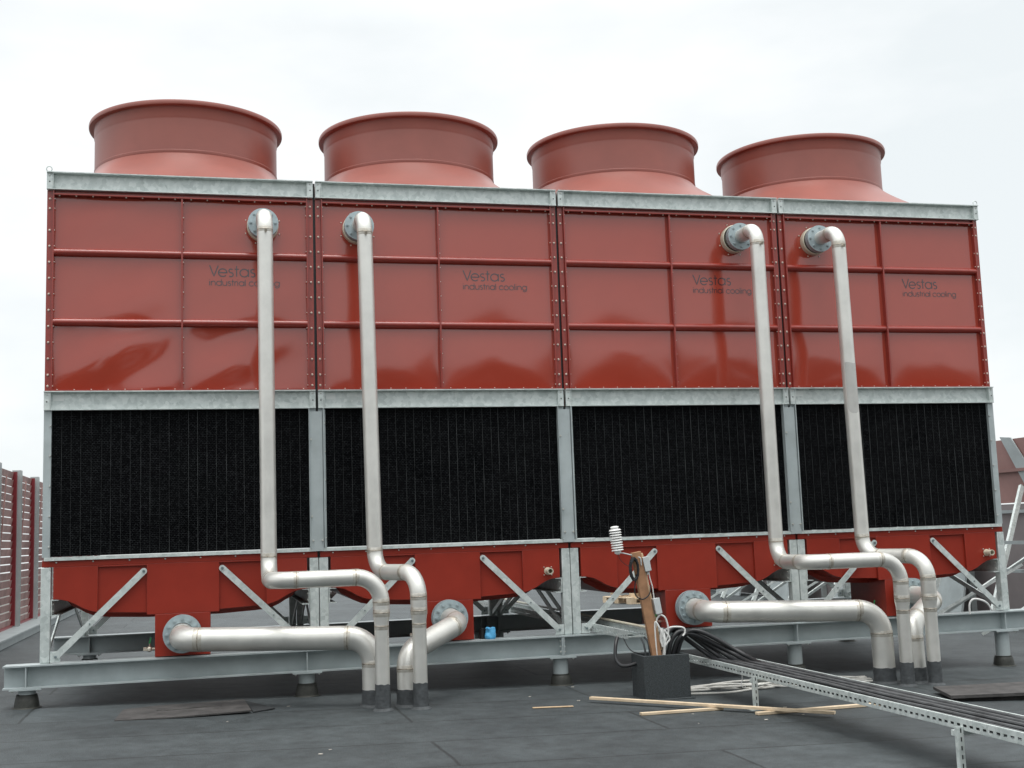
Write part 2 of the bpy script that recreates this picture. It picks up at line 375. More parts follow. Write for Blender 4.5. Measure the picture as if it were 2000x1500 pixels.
def make_cell():
    t = thing('cooling_tower_cell', '', 'cooling tower', (0, 0, 0), 'cooling tower cells in a row')
    # --- upper casing trim, one mesh per flange with its bolts
    for xs, rx, nm in (((G, .062), (.064, .076), 'corner_flange'), ((2.338, 2.388), (2.324, 2.336), 'corner_flange')):
        m = MB(); m.box(xs[0], xs[1], -.002, .05, ZM1 + .002, ZT0 - .002)
        m.box(rx[0], rx[1], -.03, .05, ZM1 + .002, ZT0 - .002)
        m.mi = 1; xc = (xs[0] + xs[1]) / 2
        zz = [ZM1 + .05, ZM1 + .15] + [ZM1 + .15 + .1465 * k for k in range(1, 10)] + [ZT0 - .17, ZT0 - .08]
        sgn = 1 if xs[0] < 1 else -1
        for z in zz:
            m.dome((xc, -.003, z), .0115, (0, -1, 0), 8, .8)
            m.dome(((rx[1] if sgn > 0 else rx[0]), -.014, z), .006, (sgn, 0, 0), 6, 1.2)
        build(nm, m, [M_RED, M_BRASSBOLT], t)
    m = MB(); m.box(1.182, 1.198, -.035, .05, ZM1 + .012, ZT0 - .05); m.mi = 1
    for k in range(13): m.dome((1.198, -.018, ZM1 + .07 + .1405 * k), .0065, (1, 0, 0), 6, 1.3)
    build('centre_rib', m, [M_RED, M_BRASSBOLT], t)
    m = MB(); m.box(.078, 2.322, -.042, .05, ZT0 - .048, ZT0 - .036); m.box(.078, 2.322, .0, .05, ZT0 - .036, ZT0 - .002); m.mi = 1
    for k in range(16): m.dome((.12 + k * .144, -.022, ZT0 - .048), .0075, (0, 0, -1), 6, 1.4)
    build('top_flange', m, [M_RED, M_BRASSBOLT], t)
    m = MB(); m.box(.078, 2.322, -.052, .05, ZM1 + .001, ZM1 + .011); m.mi = 1
    for k in range(16): m.dome((.12 + k * .144, -.03, ZM1 + .011), .0065, (0, 0, 1), 6, 1.2)
    build('bottom_flange', m, [M_RED, M_BRASSBOLT], t)
    for zc in (3.42, 4.06):
        for x0, x1 in ((.076, 1.182), (1.198, 2.324)):
            m = MB(); pr = [(.03, zc - .042)] + [(.018 - .048 * math.sin(a), zc - .036 * math.cos(a)) for a in [PI * k / 10 for k in range(11)]] + [(.03, zc + .042)]
            m.prism(pr, x0, x1, 'x'); build('stiffening_rib', m, M_RED, t)
    # --- galvanised channel beams
    def channel(nm, z0, z1, led=None):
        m = MB(); m.box(G, 2.388, -.004, .004, z0, z1)
        m.box(G, 2.388, -.062, -.004, z1 - .009, z1); m.box(G, 2.388, -.05, -.004, z0, z0 + .008)
        if led: m.box(G, 2.388, -.012, -.004, z0 + .008, z0 + led)
        build(nm, m, M_GALV, t)
        m = MB(); m.box(G, 2.388, DEP - .004, DEP + .004, z0, z1); m.box(G, 2.388, DEP + .004, DEP + .06, z1 - .009, z1)
        return build(nm, m, M_GALV, t)
    channel('top_beam', ZT0, ZT1); channel('middle_beam', ZM0, ZM1, .052)
    for z0, z1 in ((ZT0, ZT1), (ZM0, ZM1)):
        for x0, x1, rx in ((G, .062, .064), (2.338, 2.388, 2.332)):
            m = MB(); m.box(x0, x1, -.045, -.004, z0 + .009, z1 - .010); m.box(rx, rx + .005, -.052, -.004, z0 + .009, z1 - .010)
            m.mi = 1; xc = (x0 + x1) / 2
            m.lathe([(.0065, 0), (.0065, .0015), (.0001, .0016)], (xc, -.0452, (z0 + z1) / 2 - .01), 8, (0, -1, 0))
            m.mi = 2; m.dome((xc, -.045, z1 - .03), .008, (0, -1, 0), 6, .9)
            build('end_bracket', m, [M_GALV, M_BLACK, M_BOLT], t)
    m = MB(); m.box(.085, .175, -.0062, -.0042, ZM0 + .085, ZM0 + .145); build('maker_plate', m, M_PLATE, t)
    # --- fill section
    m = MB(); m.box(.078, 2.322, DEP - .3, DEP - .012, ZBT + .03, ZM0 - .002); build('fill_pack', m, M_FILL, t, smooth=False)
    m = MB(); m.box(.078, 2.322, .012, .30, ZBT + .03, ZM0 - .002)
    f = build('fill_pack', m, M_FILL, t, smooth=False)
    m = MB(); n = 27
    for k in range(1, n):
        x = .078 + 2.244 * k / n + random.uniform(-.006, .006); ww = random.choice((.0016, .0024, .003, .0036))
        dx = random.uniform(-.004, .004)
        m.add([(x, .009, ZBT + .031), (x + ww, .009, ZBT + .031), (x + ww + dx, .009, ZM0 - .004), (x + dx, .009, ZM0 - .004),
               (x, .013, ZBT + .031), (x + ww, .013, ZBT + .031), (x + ww + dx, .013, ZM0 - .004), (x + dx, .013, ZM0 - .004)],
              [(0, 1, 2, 3), (4, 7, 6, 5), (0, 4, 5, 1), (1, 5, 6, 2), (2, 6, 7, 3), (3, 7, 4, 0)])
    build('sheet_edges', m, M_FILLEDGE, f, smooth=False)
    for x0, x1, px in ((G, .076, G), (2.324, 2.388, 2.324)):
        for y0, y1 in ((-.022, .05), (DEP - .05, DEP + .02)):
            m = MB(); m.box(x0, x1, y0, y1, ZBT + .026, ZM0 - .002); m.mi = 1
            if y0 < 0:
                xe = .068 if x0 < 1 else 2.332
                for k in range(5): m.dome((xe, -.023, 1.42 + .265 * k), .0085, (0, -1, 0), 6, 1.2)
            build('corner_post', m, [M_PAINT, M_BOLT], t)
    m = MB(); m.box(.076, 2.324, -.03, .02, ZBT + .002, ZBT + .026); m.box(.03, 2.37, -.034, -.03, ZBT - .004, ZBT + .026)
    build('drip_angle', m, M_GALV, t)
    # --- basin
    half = [(.107, 1.246), (.107, .968), (.17, .962), (.23, .947), (.29, .918), (.35, .882), (.41, .856), (.475, .842), (.56, .834), (.888, .818)]
    mir = lambda p: [(2.4 - x, z) for x, z in reversed(p)]
    m = MB(); m.prism(half + mir(half), .014, .30)
    low = [(x, z - (.055 if z < 1.2 and x > .2 else 0)) for x, z in half]; m.prism(low + mir(low), .30, DEP - .05)
    m.prism(half[:8] + [(.475, 1.246)], -.010, .014); m.prism(mir(half[:8] + [(.475, 1.246)]), -.010, .014)
    m.box(.475, .888, -.010, .014, 1.232, 1.246); m.box(1.512, 1.925, -.010, .014, 1.232, 1.246)
    m.box(.888, 1.512, -.010, .014, .800, 1.246)
    m.box(.958, 1.434, -.010, .70, ZB + .006, .800)
    m.box(G, 2.388, -.010, DEP, 1.246, ZBT); m.mi = 1
    for k in range(8): m.dome((.13 + k * .305, -.0105, 1.285), .0085, (0, -1, 0), 6, .9)
    b = build('basin', m, [M_BASIN, M_BOLT], t, bevel=.004)
    m = MB(); m.lathe([(.030, 0), (.030, .10), (.022, .10), (.022, .02), (.0001, .02)], (2.172, -.010, 1.035), 20, (0, -1, 0))
    m.lathe([(.036, 0), (.036, .006), (.030, .006)], (2.172, -.010, 1.035), 20, (0, -1, 0))
    m.mi = 1
    for sx in (-1, 1):
        for sz in (-1, 1): m.dome((2.172 + sx * .037, -.0105, 1.035 + sz * .037), .007, (0, -1, 0), 6, .9)
    build('overflow_pipe', m, [M_CREAM, M_BOLT], b)
    m = MB(); c = Vector((.957, .15, .49))
    m.cyl(c, c + Vector((-.03, 0, 0)), .013, seg=12); m.tube([c + Vector((-.03, 0, 0)), c + Vector((-.035, 0, 0)), c + Vector((-.05, 0, 0)), c + Vector((-.07, 0, 0)), c + Vector((-.075, 0, 0))], [.014, .022, .027, .022, .016], 12)
    m.cyl(c + Vector((-.075, 0, 0)), c + Vector((-.105, 0, 0)), .019, seg=6); m.cyl(c + Vector((-.05, 0, .02)), c + Vector((-.05, 0, .045)), .008, seg=8)
    v = build('drain_valve', m, M_BRASS, t)
    m = MB(); m.bar(c + Vector((-.055, -.004, .045)), c + Vector((-.04, -.004, .10)), .014, .005); build('valve_lever', m, M_GREEN, v)
    # --- legs, channels, braces
    for x0, x1 in ((G - .01, .086), (2.314, 2.398)):
        for y0, y1 in ((-.012, .076), (DEP - .08, DEP)):
            m = MB(); m.box(x0 + .002, x1 - .002, y0, y1, ZB + .008, 1.243); m.box(x0 + .004, x1 - .004, y0 + .002, y1 + .02, ZB, ZB + .008)
            build('leg', m, M_GALV, t, bevel=.004)
    for s in (0, 1):
        X = (lambda x: x) if s == 0 else (lambda x: 2.4 - x)
        def bx(m, a, b2, *r): m.box(min(X(a), X(b2)), max(X(a), X(b2)), *r)
        m = MB(); bx(m, .088, .096, -.006, DEP - .06, .825, .966); bx(m, .096, .155, -.006, DEP - .06, .825, .834); bx(m, .096, .155, -.006, DEP - .06, .957, .966); m.mi = 1
        for z in (.865, .925): m.dome((X(.097), .035, z), .010, (1 if s == 0 else -1, 0, 0), 6, 1.2)
        build('support_channel', m, [M_GALV, M_BOLT], t)
        for yy in (-.02, DEP - .02):
            m = MB(); a, c2 = Vector((X(.862), yy, 1.183)), Vector((X(.135), yy, .478))
            m.bar(a, c2, .056, .010); d = (a - c2).normalized()
            q = [a + Vector((d.x * math.cos(an) - d.z * math.sin(an), 0, d.x * math.sin(an) + d.z * math.cos(an))) * .0279 for an in [-PI / 2 + PI * k / 8 for k in range(9)]]
            m.prism([(p.x, p.z) for p in q], yy - .005, yy + .005)
            m.mi = 1; m.hexbolt(a + Vector((0, -.006, 0)), .013, (0, -1, 0)); m.hexbolt(c2 + Vector((0, -.006, 0)), .012, (0, -1, 0))
            m.hexbolt(a.lerp(c2, .62) + Vector((0, -.006, 0)), .007, (0, -1, 0))
            build('brace', m, [M_GALV, M_DARKBOLT], t)
            m = MB(); m.prism([(X(.088), ZB + .006), (X(.172), ZB + .006), (X(.172), .455), (X(.15), .525), (X(.088), .525)], yy + .006, yy + .014); build('gusset_plate', m, M_GALV, t)
        m = MB(); m.bar((X(.045), .09, .46), (X(.045), 1.55, .98), .05, .012, (1, 0, 0)); build('side_brace', m, M_GALV, t)
        m = MB(); m.bar((X(.045), DEP - .09, .46), (X(.045), 1.75, .98), .05, .012, (1, 0, 0))
        build('side_brace', m, M_GALV, t)
    # --- closed sides, back, deck
    for x0, x1 in ((G + .004, G + .03), (2.358, 2.384)):
        m = MB(); m.box(x0, x1, .052, DEP - .052, ZBT + .03, ZT1 - .02); build('side_wall', m, M_RED, t)
    m = MB(); m.box(.04, 2.36, DEP - .03, DEP - .012, ZM1, ZT0); build('back_wall', m, M_RED, t)
    m = MB(); m.box(.02, 2.38, .006, DEP - .006, ZT1 - .03, ZT1 - .012); build('roof_deck', m, M_RED, t)
    # --- fan stack: flared hood from rectangle to round, then the cylinder with its rolled lip
    cx, cy, rc = 1.2, 1.669, .94
    def hood(u, v):
        a = 2 * PI * u; ca, sa = math.cos(a), math.sin(a); e = 2.0 + 5.0 * (v ** 1.5)
        k = 1 / ((abs(ca) ** e + abs(sa) ** e) ** (1 / e))
        rx, ry = rc + (1.155 - rc) * v, rc + (1.60 - rc) * v
        x = cx + rx * k * ca; y = cy + ry * k * sa
        z = 5.272 - (5.272 - ZT1 + .008) * (1 - (1 - v) ** 1.55)
        return (x, y, z)
    m = MB(); m.grid(hood, 96, 14); build('fan_hood', m, M_STACK, t)
    m = MB(); pr = [(rc, 5.262), (rc + .004, 5.272), (rc + .004, 5.30), (rc, 5.305), (rc - .001, 5.62), (rc + .001, 5.640), (rc + .006, 5.652), (rc + .006, 5.738), (rc + .012, 5.748),
                   (rc + .050, 5.750), (rc + .057, 5.754), (rc + .060, 5.764), (rc + .060, 5.785), (rc + .055, 5.798), (rc + .043, 5.803), (rc + .0, 5.79), (rc - .02, 5.72), (rc - .025, 5.30), (rc - .025, 5.262)]
    m.lathe(pr, (cx, cy, 0), 128, closed=True)
    build('fan_stack', m, M_STACK, t)
    return t

# thin single-weight lettering drawn as strokes
def arc(cx, cz, r, a0, a1, n=14): return [(cx + r * math.cos(math.radians(a0 + (a1 - a0) * k / n)), cz + r * math.sin(math.radians(a0 + (a1 - a0) * k / n))) for k in range(n + 1)]
GL = {
 'V': ([[(0, 1.42), (.5, 0), (1.0, 1.42)]], 1.02), 'e': ([[(0, .5), (1, .5)] + arc(.5, .5, .5, 0, 318, 22)], 1.18),
 's': ([arc(.3, .76, .24, 40, 270, 10) + arc(.3, .26, .26, 90, -140, 12)], .74), 't': ([[(.22, 1.4), (.22, 0)], [(-.02, .98), (.5, .98)]], .62),
 'a': ([arc(.5, .5, .5, 0, 360, 24), [(1, 1), (1, 0)]], 1.22), 'i': ([[(.05, 1), (.05, 0)], [(.05, 1.3), (.05, 1.4)]], .34),
 'n': ([[(.05, 1), (.05, 0)], [(.05, .5)] + arc(.47, .56, .42, 180, 0, 12) + [(.89, 0)]], 1.14), 'd': ([arc(.5, .5, .5, 0, 360, 24), [(1, 1.45), (1, 0)]], 1.22),
 'u': ([[(.05, 1), (.05, .44)] + arc(.47, .44, .42, 180, 360, 12) + [(.89, 1)], [(.89, .5), (.89, 0)]], 1.14), 'r': ([[(.05, 1), (.05, 0)], arc(.4, .6, .36, 175, 75, 6)], .6),
 'l': ([[(.05, 1.45), (.05, 0)]], .34), 'c': ([arc(.5, .5, .5, 42, 318, 18)], 1.1), 'o': ([arc(.5, .5, .5, 0, 360, 24)], 1.2),
 'g': ([arc(.5, .5, .5, 0, 360, 24), [(1, 1), (1, .08)] + arc(.52, .08, .48, 0, -150, 10)], 1.22), ' ': ([], .5)}
def lettering(ci, txt, x, z, h, width, wt):
    tot = sum(GL[c][1] for c in txt); sx = width / (tot - .2); m = MB()
    for ch in txt:
        st, adv = GL[ch]
        for s in st:
            P = [(x + p[0] * sx, z + p[1] * h) for p in s]
            # subdivide long strokes so they lie on the wavy sheet
            Q = [P[0]]
            for a, b in zip(P, P[1:]):
                n = max(1, int(math.dist(a, b) / .02))
                Q += [(a[0] + (b[0] - a[0]) * k / n, a[1] + (b[1] - a[1]) * k / n) for k in range(1, n + 1)]
            L1, R1 = [], []
            for k, q in enumerate(Q):
                a = Q[max(0, k - 1)]; b = Q[min(len(Q) - 1, k + 1)]; d = Vector((b[0] - a[0], b[1] - a[1]))
                d = d.normalized() if d.length else Vector((1, 0)); nn = Vector((-d.y, d.x)) * wt / 2
                for lst, sg in ((L1, 1), (R1, -1)):
                    xx, zz = q[0] + sg * nn.x, q[1] + sg * nn.y; lst.append((xx, panel_y(ci, xx, zz) - .0022, zz))
            b0 = len(Q); m.add(L1 + R1, [(k, k + 1, b0 + k + 1, b0 + k) for k in range(b0 - 1)])
        x += adv * sx
    return m

cell0 = make_cell()
cells = [cell0] + [dup(cell0, (i * PW, 0, 0)) for i in (1, 2, 3)]
cell_labels = [
 'red cooling tower cell at the left end of the row, nearest the louvre fence',
 'red cooling tower cell second from left, above the short suction pipe and blue bag',
 'red cooling tower cell third from left, behind the leaning timber post and sensor',
 'red cooling tower cell at the right end of the row, nearest the brown screen wall']
noz_x = (1.92, .412, 1.907, .41)
for i, c in enumerate(cells):
    c['label'] = cell_labels[i]
    for (x0, x1) in XR:
        for (z0, z1) in ZR:
            m = MB(); m.grid(lambda u, v: (x0 + (x1 - x0) * u, panel_y(i, x0 + (x1 - x0) * min(.9999, max(.0001, u)), z0 + (z1 - z0) * min(.9999, max(.0001, v))), z0 + (z1 - z0) * v), 48, 32)
            build('wall_panel', m, M_PANEL, c)
    build('lettering', lettering(i, 'Vestas', 1.436, 3.866, .072, .41, .0105), M_LETTER, c)
    build('lettering', lettering(i, 'industrial cooling', 1.432, 3.780, .041, .64, .0070), M_LETTER, c)
    m = MB(); nx = noz_x[i]
    m.lathe([(.145, -.03), (.145, .045), (.138, .05), (.10, .05)], (nx, 0, 4.345), 40, (0, -1, 0)); m.mi = 1
    m.lathe([(.134, .045), (.134, .078)], (nx, 0, 4.345), 40, (0, -1, 0)); m.mi = 2
    for k in range(8):
        a = PI / 8 + k * PI / 4; m.dome((nx + .168 * math.cos(a), panel_y(i, nx, 4.345) - .0, 4.345 + .168 * math.sin(a)), .0085, (0, -1, 0), 8, .9)
    build('inlet_collar', m, [M_CREAM, M_BLACK, M_BRASSBOLT], c)
    if i in (0, 3):
        ex = .03 if i == 0 else 2.37
        m = MB(); m.tube([(ex + .024 * math.cos(a), -.03, ZT1 + .030 + .024 * math.sin(a)) for a in [2 * PI * k / 20 for k in range(21)]], .005, 8); m.box(ex - .008, ex + .008, -.038, -.022, ZT1, ZT1 + .010)
        build('lifting_eye', m, M_GALV, c)
    if i < 3:
        m = MB(); m.box(2.330, 2.445, -.0405, -.0345, ZBT - .002, ZM0 - .03); m.box(2.453, 2.462, -.052, -.0225, ZBT + .028, ZM0 - .001); m.box(2.322, 2.328, -.050, -.0225, ZBT + .028, ZM0 - .001)
        m.mi = 1
        for xx, zz in ((2.34, 2.33), (2.34, 1.62), (2.35, 1.40), (2.435, 1.40)): m.hexbolt((xx, -.041, zz), .010, (0, -1, 0))
        build('joint_cover', m, [M_PAINT, M_BOLT], c)
        m = MB(); m.box(2.389, 2.411, .02, .05, 1.25, ZT1 - .004); build('gap_shade_strip', m, M_BLACK, c)  # added black strip: hides the sky and stands in for shade in the gap

# ------------------------------------------------------------------ steel support beams
def ibeam(x0, x1, y, feet, label, group, front=True):
    t = thing('support_beam', label, 'steel beam', (x0, y, 0), group)
    n = x1 - x0; z0, z1 = .225, ZB - .002
    m = MB(); m.box(0, n, -.10, .10, z1 - .013, z1); m.box(0, n, -.10, .10, z0, z0 + .013); m.box(0, n, -.005, .005, z0 + .013, z1 - .013)
    for f in feet: m.box(f - x0 - .005, f - x0 + .005, -.092, .092, z0 + .0135, z1 - .0135)
    if front:
        for xe in (0, n):
            if abs(x0 + xe - 4.685) < .05:
                xx = (xe - .010, xe - .001) if xe > 0 else (.001, .010)
                m.box(*xx, -.098, .098, z0 + .0135, z1 - .0135); m.mi = 1
                for z in (.27, .32, .37): m.hexbolt(((xx[0] if xe > 0 else xx[1]), -.06, z), .011, (-1 if xe > 0 else 1, 0, 0))
                m.mi = 0
    build('beam_profile', m, [M_PAINT, M_BOLT], t)
    for f in feet:
        zf = rz(f); m = MB(); m.box(f - x0 - .13, f - x0 + .13, -.11, .11, z0 - .012, z0 - .001); m.cyl((f - x0, 0, zf + .005), (f - x0, 0, z0 - .012), .072, seg=28); m.mi = 1
        for sx in (-1, 1): m.hexbolt((f - x0 + sx * .105, -.085, z0 - .013), .010, (0, 0, -1))
        ft = build('foot', m, [M_PAINT, M_BOLT], t)
        h = .115 if zf > 0 else .105
        m = MB(); m.lathe([(.125, 0), (.118, .006), (.105, .010), (.101, .04), (.094, .08), (.086, h - .012), (.088, h - .004), (.080, h), (.07, h)], (f - x0, 0, zf + .001), 32)
        build('roof_collar', m, M_COLLAR, ft)
    return t
ibeam(-.285, 4.685, .03, (-.10, 2.28, 4.675), 'long grey steel beam on stub feet under the left half of the tower front', 'steel beams carrying the tower')
ibeam(4.686, 9.93, .03, (7.12, 9.50), 'long grey steel beam under the right half of the tower front, crossed by the timber post', 'steel beams carrying the tower')
ibeam(-.285, 4.685, 3.30, (.10, 2.28, 4.60), 'shaded steel beam at the back of the tower, seen behind the left cells', 'steel beams carrying the tower')
ibeam(4.686, 9.93, 3.30, (4.82, 7.12, 9.50), 'shaded steel beam at the back of the tower, seen behind the right cells', 'steel beams carrying the tower')

# ------------------------------------------------------------------ pipes
def flange_pair(parent, c, r, d=(0, -1, 0), gap=.036, n=8, bolt=.014, hole=.07):
    """two bolted flanges; each bolt is a sub-part"""
    c = Vector(c); d = Vector(d); 
    m = MB(); m.lathe([(hole, 0), (r, 0), (r, .026), (hole, .026)], c, 48, d, closed=True)
    m.lathe([(hole, gap), (r, gap), (r, gap + .026), (hole + .012, gap + .030), (hole, gap + .030)], c, 48, d, closed=True)
    m.lathe([(r * .8, .024), (r * .8, gap + .002)], c, 32, d)
    f = build('flange', m, M_FLANGE, parent)
    q = Vector((0, 0, 1)).rotation_difference(d); bm_ = None
    for k in range(n):
        a = 2 * PI * (k + .5) / n + PI / n
        p = c + q @ Vector((math.cos(a) * r * .80, math.sin(a) * r * .80, gap + .027))
        if bm_ is None:
            mm = MB(); mm.hexbolt((0, 0, 0), bolt, d); bm_ = build('bolt', mm, M_FLANGE, f); b = bm_
        else:
            b = bm_.copy(); COL.objects.link(b)
        b.parent = f; b.location = p
    return f
def weld(parent, p, d, r, wd=.008):
    m = MB(); d = Vector(d).normalized(); p = Vector(p)
    m.lathe([(r - .002, -wd), (r + .0008, -wd * .55), (r + .0022, -wd * .2), (r + .0026, 0), (r + .0022, wd * .2), (r + .0008, wd * .55), (r - .002, wd)], p, 32, d); m.mi = 1
    q = .9 + .5 * noise.noise(p * 3.1)
    m.lathe([(r - .001, -.034 * q), (r + .0006, -.030 * q), (r + .0006, .028 * q), (r - .001, .033 * q)], p, 32, d); build('weld_seam', m, [M_WELD, M_TINT], parent)
def sleeve(parent, x, y, r, h, zb):
    m = MB(); random.seed(int(x * 100)); N_ = 28; vs = []
    prof = [(0, .03), (.02, .008), (.06, .004), (.12, .006), (h * .8, .004), (h, .003), (h, -.004)]
    rows = []
    for hz, dr in prof:
        for k in range(N_):
            a = 2 * PI * k / N_; rr = r + dr + .005 * noise.noise(Vector((math.cos(a) * 2, math.sin(a) * 2, hz * 9 + x))); zz = hz
            if hz == h: zz += .012 * noise.noise(Vector((math.cos(a) * 1.5, math.sin(a) * 1.5, x)))
            vs.append((x + rr * math.cos(a), y + rr * math.sin(a), zb + zz))
    fs = [(i * N_ + k, i * N_ + (k + 1) % N_, (i + 1) * N_ + (k + 1) % N_, (i + 1) * N_ + k) for i in range(len(prof) - 1) for k in range(N_)]
    m.add(vs, fs); build('roof_sleeve', m, M_SLEEVE, parent)

def pipe(label, pts, rad, R, root, group, fl, sl_h, reducer=None, vent=None):
    t = thing('steel_pipe', label, 'pipe', root, group); o = Vector(root)
    P, J = fillet([Vector(p) - o for p in pts], R, 12)
    rr = [rad] * len(P); end = P[-1]
    if reducer:
        za, zb_, r2 = reducer; e = P.pop(); rr.pop()
        P += [Vector((e.x, e.y, za)), Vector((e.x, e.y, (za * 2 + zb_) / 3)), Vector((e.x, e.y, (za + 2 * zb_) / 3)), Vector((e.x, e.y, zb_)), e]
        rr += [rad, rad * .8 + r2 * .2, rad * .2 + r2 * .8, r2, r2]
    m = MB(); m.tube(P, rr, 36); build('pipe_run', m, M_PIPE, t)
    for j in J: weld(t, P[j], P[min(j + 1, len(P) - 1)] - P[j - 1], rad)
    if reducer:
        weld(t, (end.x, end.y, reducer[0]), (0, 0, 1), rad); weld(t, (end.x, end.y, reducer[1]), (0, 0, 1), reducer[2])
    flange_pair(t, Vector(fl[0]) - o, fl[1], hole=rad * .98, n=fl[2], bolt=fl[3], gap=fl[4] if len(fl) > 4 else .036)
    sleeve(t, end.x, end.y, (reducer[2] if reducer else rad), sl_h, rz(pts[-1][0]) - o.z)
    if vent:
        m = MB(); v = Vector(vent) - o; m.cyl(v, v + Vector((.0, -.022, -.004)), .011, seg=10); m.cyl(v + Vector((0, -.022, -.004)), v + Vector((.0, -.03, -.006)), .015, seg=6); build('vent_plug', m, M_BRASS, t)
    return t
NZ = 4.345; RP = .0695
RG = 'steel riser pipes feeding the cells'; SG = 'wide suction pipes at the basins'
def riser_long(dx, zrun, label):
    xe = 2.815 + dx + (.03 if dx else 0)
    pipe(label, [(1.92 + dx, -.10, NZ), (1.92 + dx, -.50, NZ), (1.93 + dx, -.50, zrun), (1.93 + dx, -1.15, zrun), (xe, -1.15, zrun), (xe, -1.15, rz(xe) - .05)],
         RP, [.16, .19, .19, .21], (xe, -1.15, rz(xe)), RG, ((1.92 + dx, -.082, NZ), .14, 8, .013), .21, (.79, .68, .059), (1.925 + dx, -.567, 4.165))
def riser_short(dx, zrun, label):
    xe = 3.13 + dx
    return pipe(label, [(2.812 + dx, -.10, NZ), (2.815 + dx, -.50, NZ), (2.855 + dx, -.50, zrun), (xe, -1.15, zrun), (xe, -1.15, rz(xe) - .05)],
         RP, [.16, .19, .20], (xe, -1.15, rz(xe)), RG, ((2.812 + dx, -.082, NZ), .14, 8, .013), .21, (.80, .69, .059), (2.82 + dx, -.567, 4.165))
riser_long(0, 1.085, 'steel riser pipe farthest left, dropping in front of the left-end cell and then running right')
riser_short(0, 1.105, 'steel riser pipe second from the left, on the cell with the uncovered lettering')
riser_long(4.8, 1.05, 'steel riser pipe third from the left, covering the last letter of the third lettering')
r4 = riser_short(4.8, 1.065, 'steel riser pipe farthest right, with a grey stain near the middle of its length')
m = MB()
def stain(u, v):
    a = math.radians(-150 + 105 * u); hw = 1 - abs(2 * u - 1) ** 3
    x0 = 7.615 + .04 * (4.345 - 2.7) / 3.28
    z = 2.52 - .05 * hw + (.46 + .06 * hw * (1 - .5 * u)) * v
    return (x0 + (RP + .0012) * math.cos(a) - 7.93 - .004 * (v - .5), -.5 + (RP + .0012) * math.sin(a) + 1.15, z - rz(7.93))
m.grid(stain, 14, 6); build('film_stain', m, M_STAIN, r4)
def suction_long(dx, label):
    xe = 2.78 + dx
    pipe(label, [(1.195 + dx, -.02, .625), (1.195 + dx, -.52, .605), (xe, -.86, .565), (xe, -.87, rz(xe) - .05)], .101, [.19, .22], (xe, -.87, rz(xe)), SG, ((1.195 + dx, -.065, .627), .165, 12, .016, .075), .14)
def suction_short(dx, label):
    xe = 3.06 + dx
    pipe(label, [(3.585 + dx, -.02, .65), (3.58 + dx, -.52, .62), (xe, -.93, .43), (xe, -.95, rz(xe) - .05)], .096, [.17, .18], (xe, -.95, rz(xe)), SG, ((3.585 + dx, -.065, .648), .165, 12, .016, .075), .14)
suction_long(0, 'wide steel suction pipe running right along the front beam, from the left-end basin')
suction_short(0, 'short wide suction pipe curling down to the left beside the blue bag')
suction_long(4.8, 'wide steel suction pipe leaving the basin just right of the timber post')
suction_short(4.8, 'short wide suction pipe curling down from the basin of the right-end cell')

# ------------------------------------------------------------------ felt upstand box, post with sensor, cables
bx0, bx1, by0, by1 = 5.04, 5.46, -1.30, -.98
zb = rz(5.2)
m = MB(); h = .372; th = .025
for a in ((bx0, bx1, by0, by0 + th), (bx0, bx1, by1 - th, by1)): m.box(a[0], a[1], a[2], a[3], zb - .01, zb + h)
for a in ((bx0, bx0 + th, by0 + th, by1 - th), (bx1 - th, bx1, by0 + th, by1 - th)): m.box(a[0], a[1], a[2], a[3], zb - .01, zb + h)
m.box(bx0 + th, bx1 - th, by0 + th, by1 - th, zb - .01, zb + .12)
m.prism([(bx0 - .03, by0 - .03), (bx1 + .03, by0 - .03), (bx1 + .03, by1 + .03), (bx0 - .03, by1 + .03)], zb - .004, zb + .006, 'z')
o = build('cable_curb', m, M_FELT, bevel=.012); tag(o, 'dark felt covered box on the roof with cables coming out of its open top', 'roof box')

t = thing('timber_post', 'leaning reddish timber post standing in the felt box, a sensor at its top', 'post', (5.2, -1.22, zb + .12))
lo = lambda x, y, z: (x - 5.2, y + 1.22, z - zb - .12)
m = MB(); m.bar(lo(5.222, -1.225, .10), lo(5.035, -1.235, 1.205), .085, .045); build('main_timber', m, M_WOODR, t, bevel=.003)
m = MB(); m.bar(lo(5.225, -1.185, .35), lo(5.085, -1.19, 1.19), .055, .040); build('back_timber', m, M_WOOD, t, bevel=.003)
s = thing('weather_sensor', 'white ribbed sensor shield held on a thin arm beside the timber post', 'sensor', (4.868, -1.25, 1.22))
m = MB(); tilt = Vector((-.10, .0, 1))
pr = [(.012, -.02), (.03, -.02), (.03, 0)]
for k in range(9):
    z = .004 + k * .0215; pr += [(.030, z), (.052, z), (.054, z + .003), (.046, z + .012), (.030, z + .015)]
pr += [(.03, .2), (.038, .204), (.036, .210), (.022, .216), (.0001, .217)]
m.lathe(pr, (0, 0, 0), 28, tilt); build('louvre_shield', m, M_WHITE, s)
m = MB(); m.tube(spline([(0.0, 0, -.02), (.02, 0, -.015), (.09, 0, -.03), (.17, 0, -.055), (.2, -.012, -.07), (.205, -.012, -.13)], 6), .0055, 8); m.cyl((0, 0, -.03), (0, 0, 0), .018, seg=12); build('mounting_arm', m, M_GREYBOX, s)
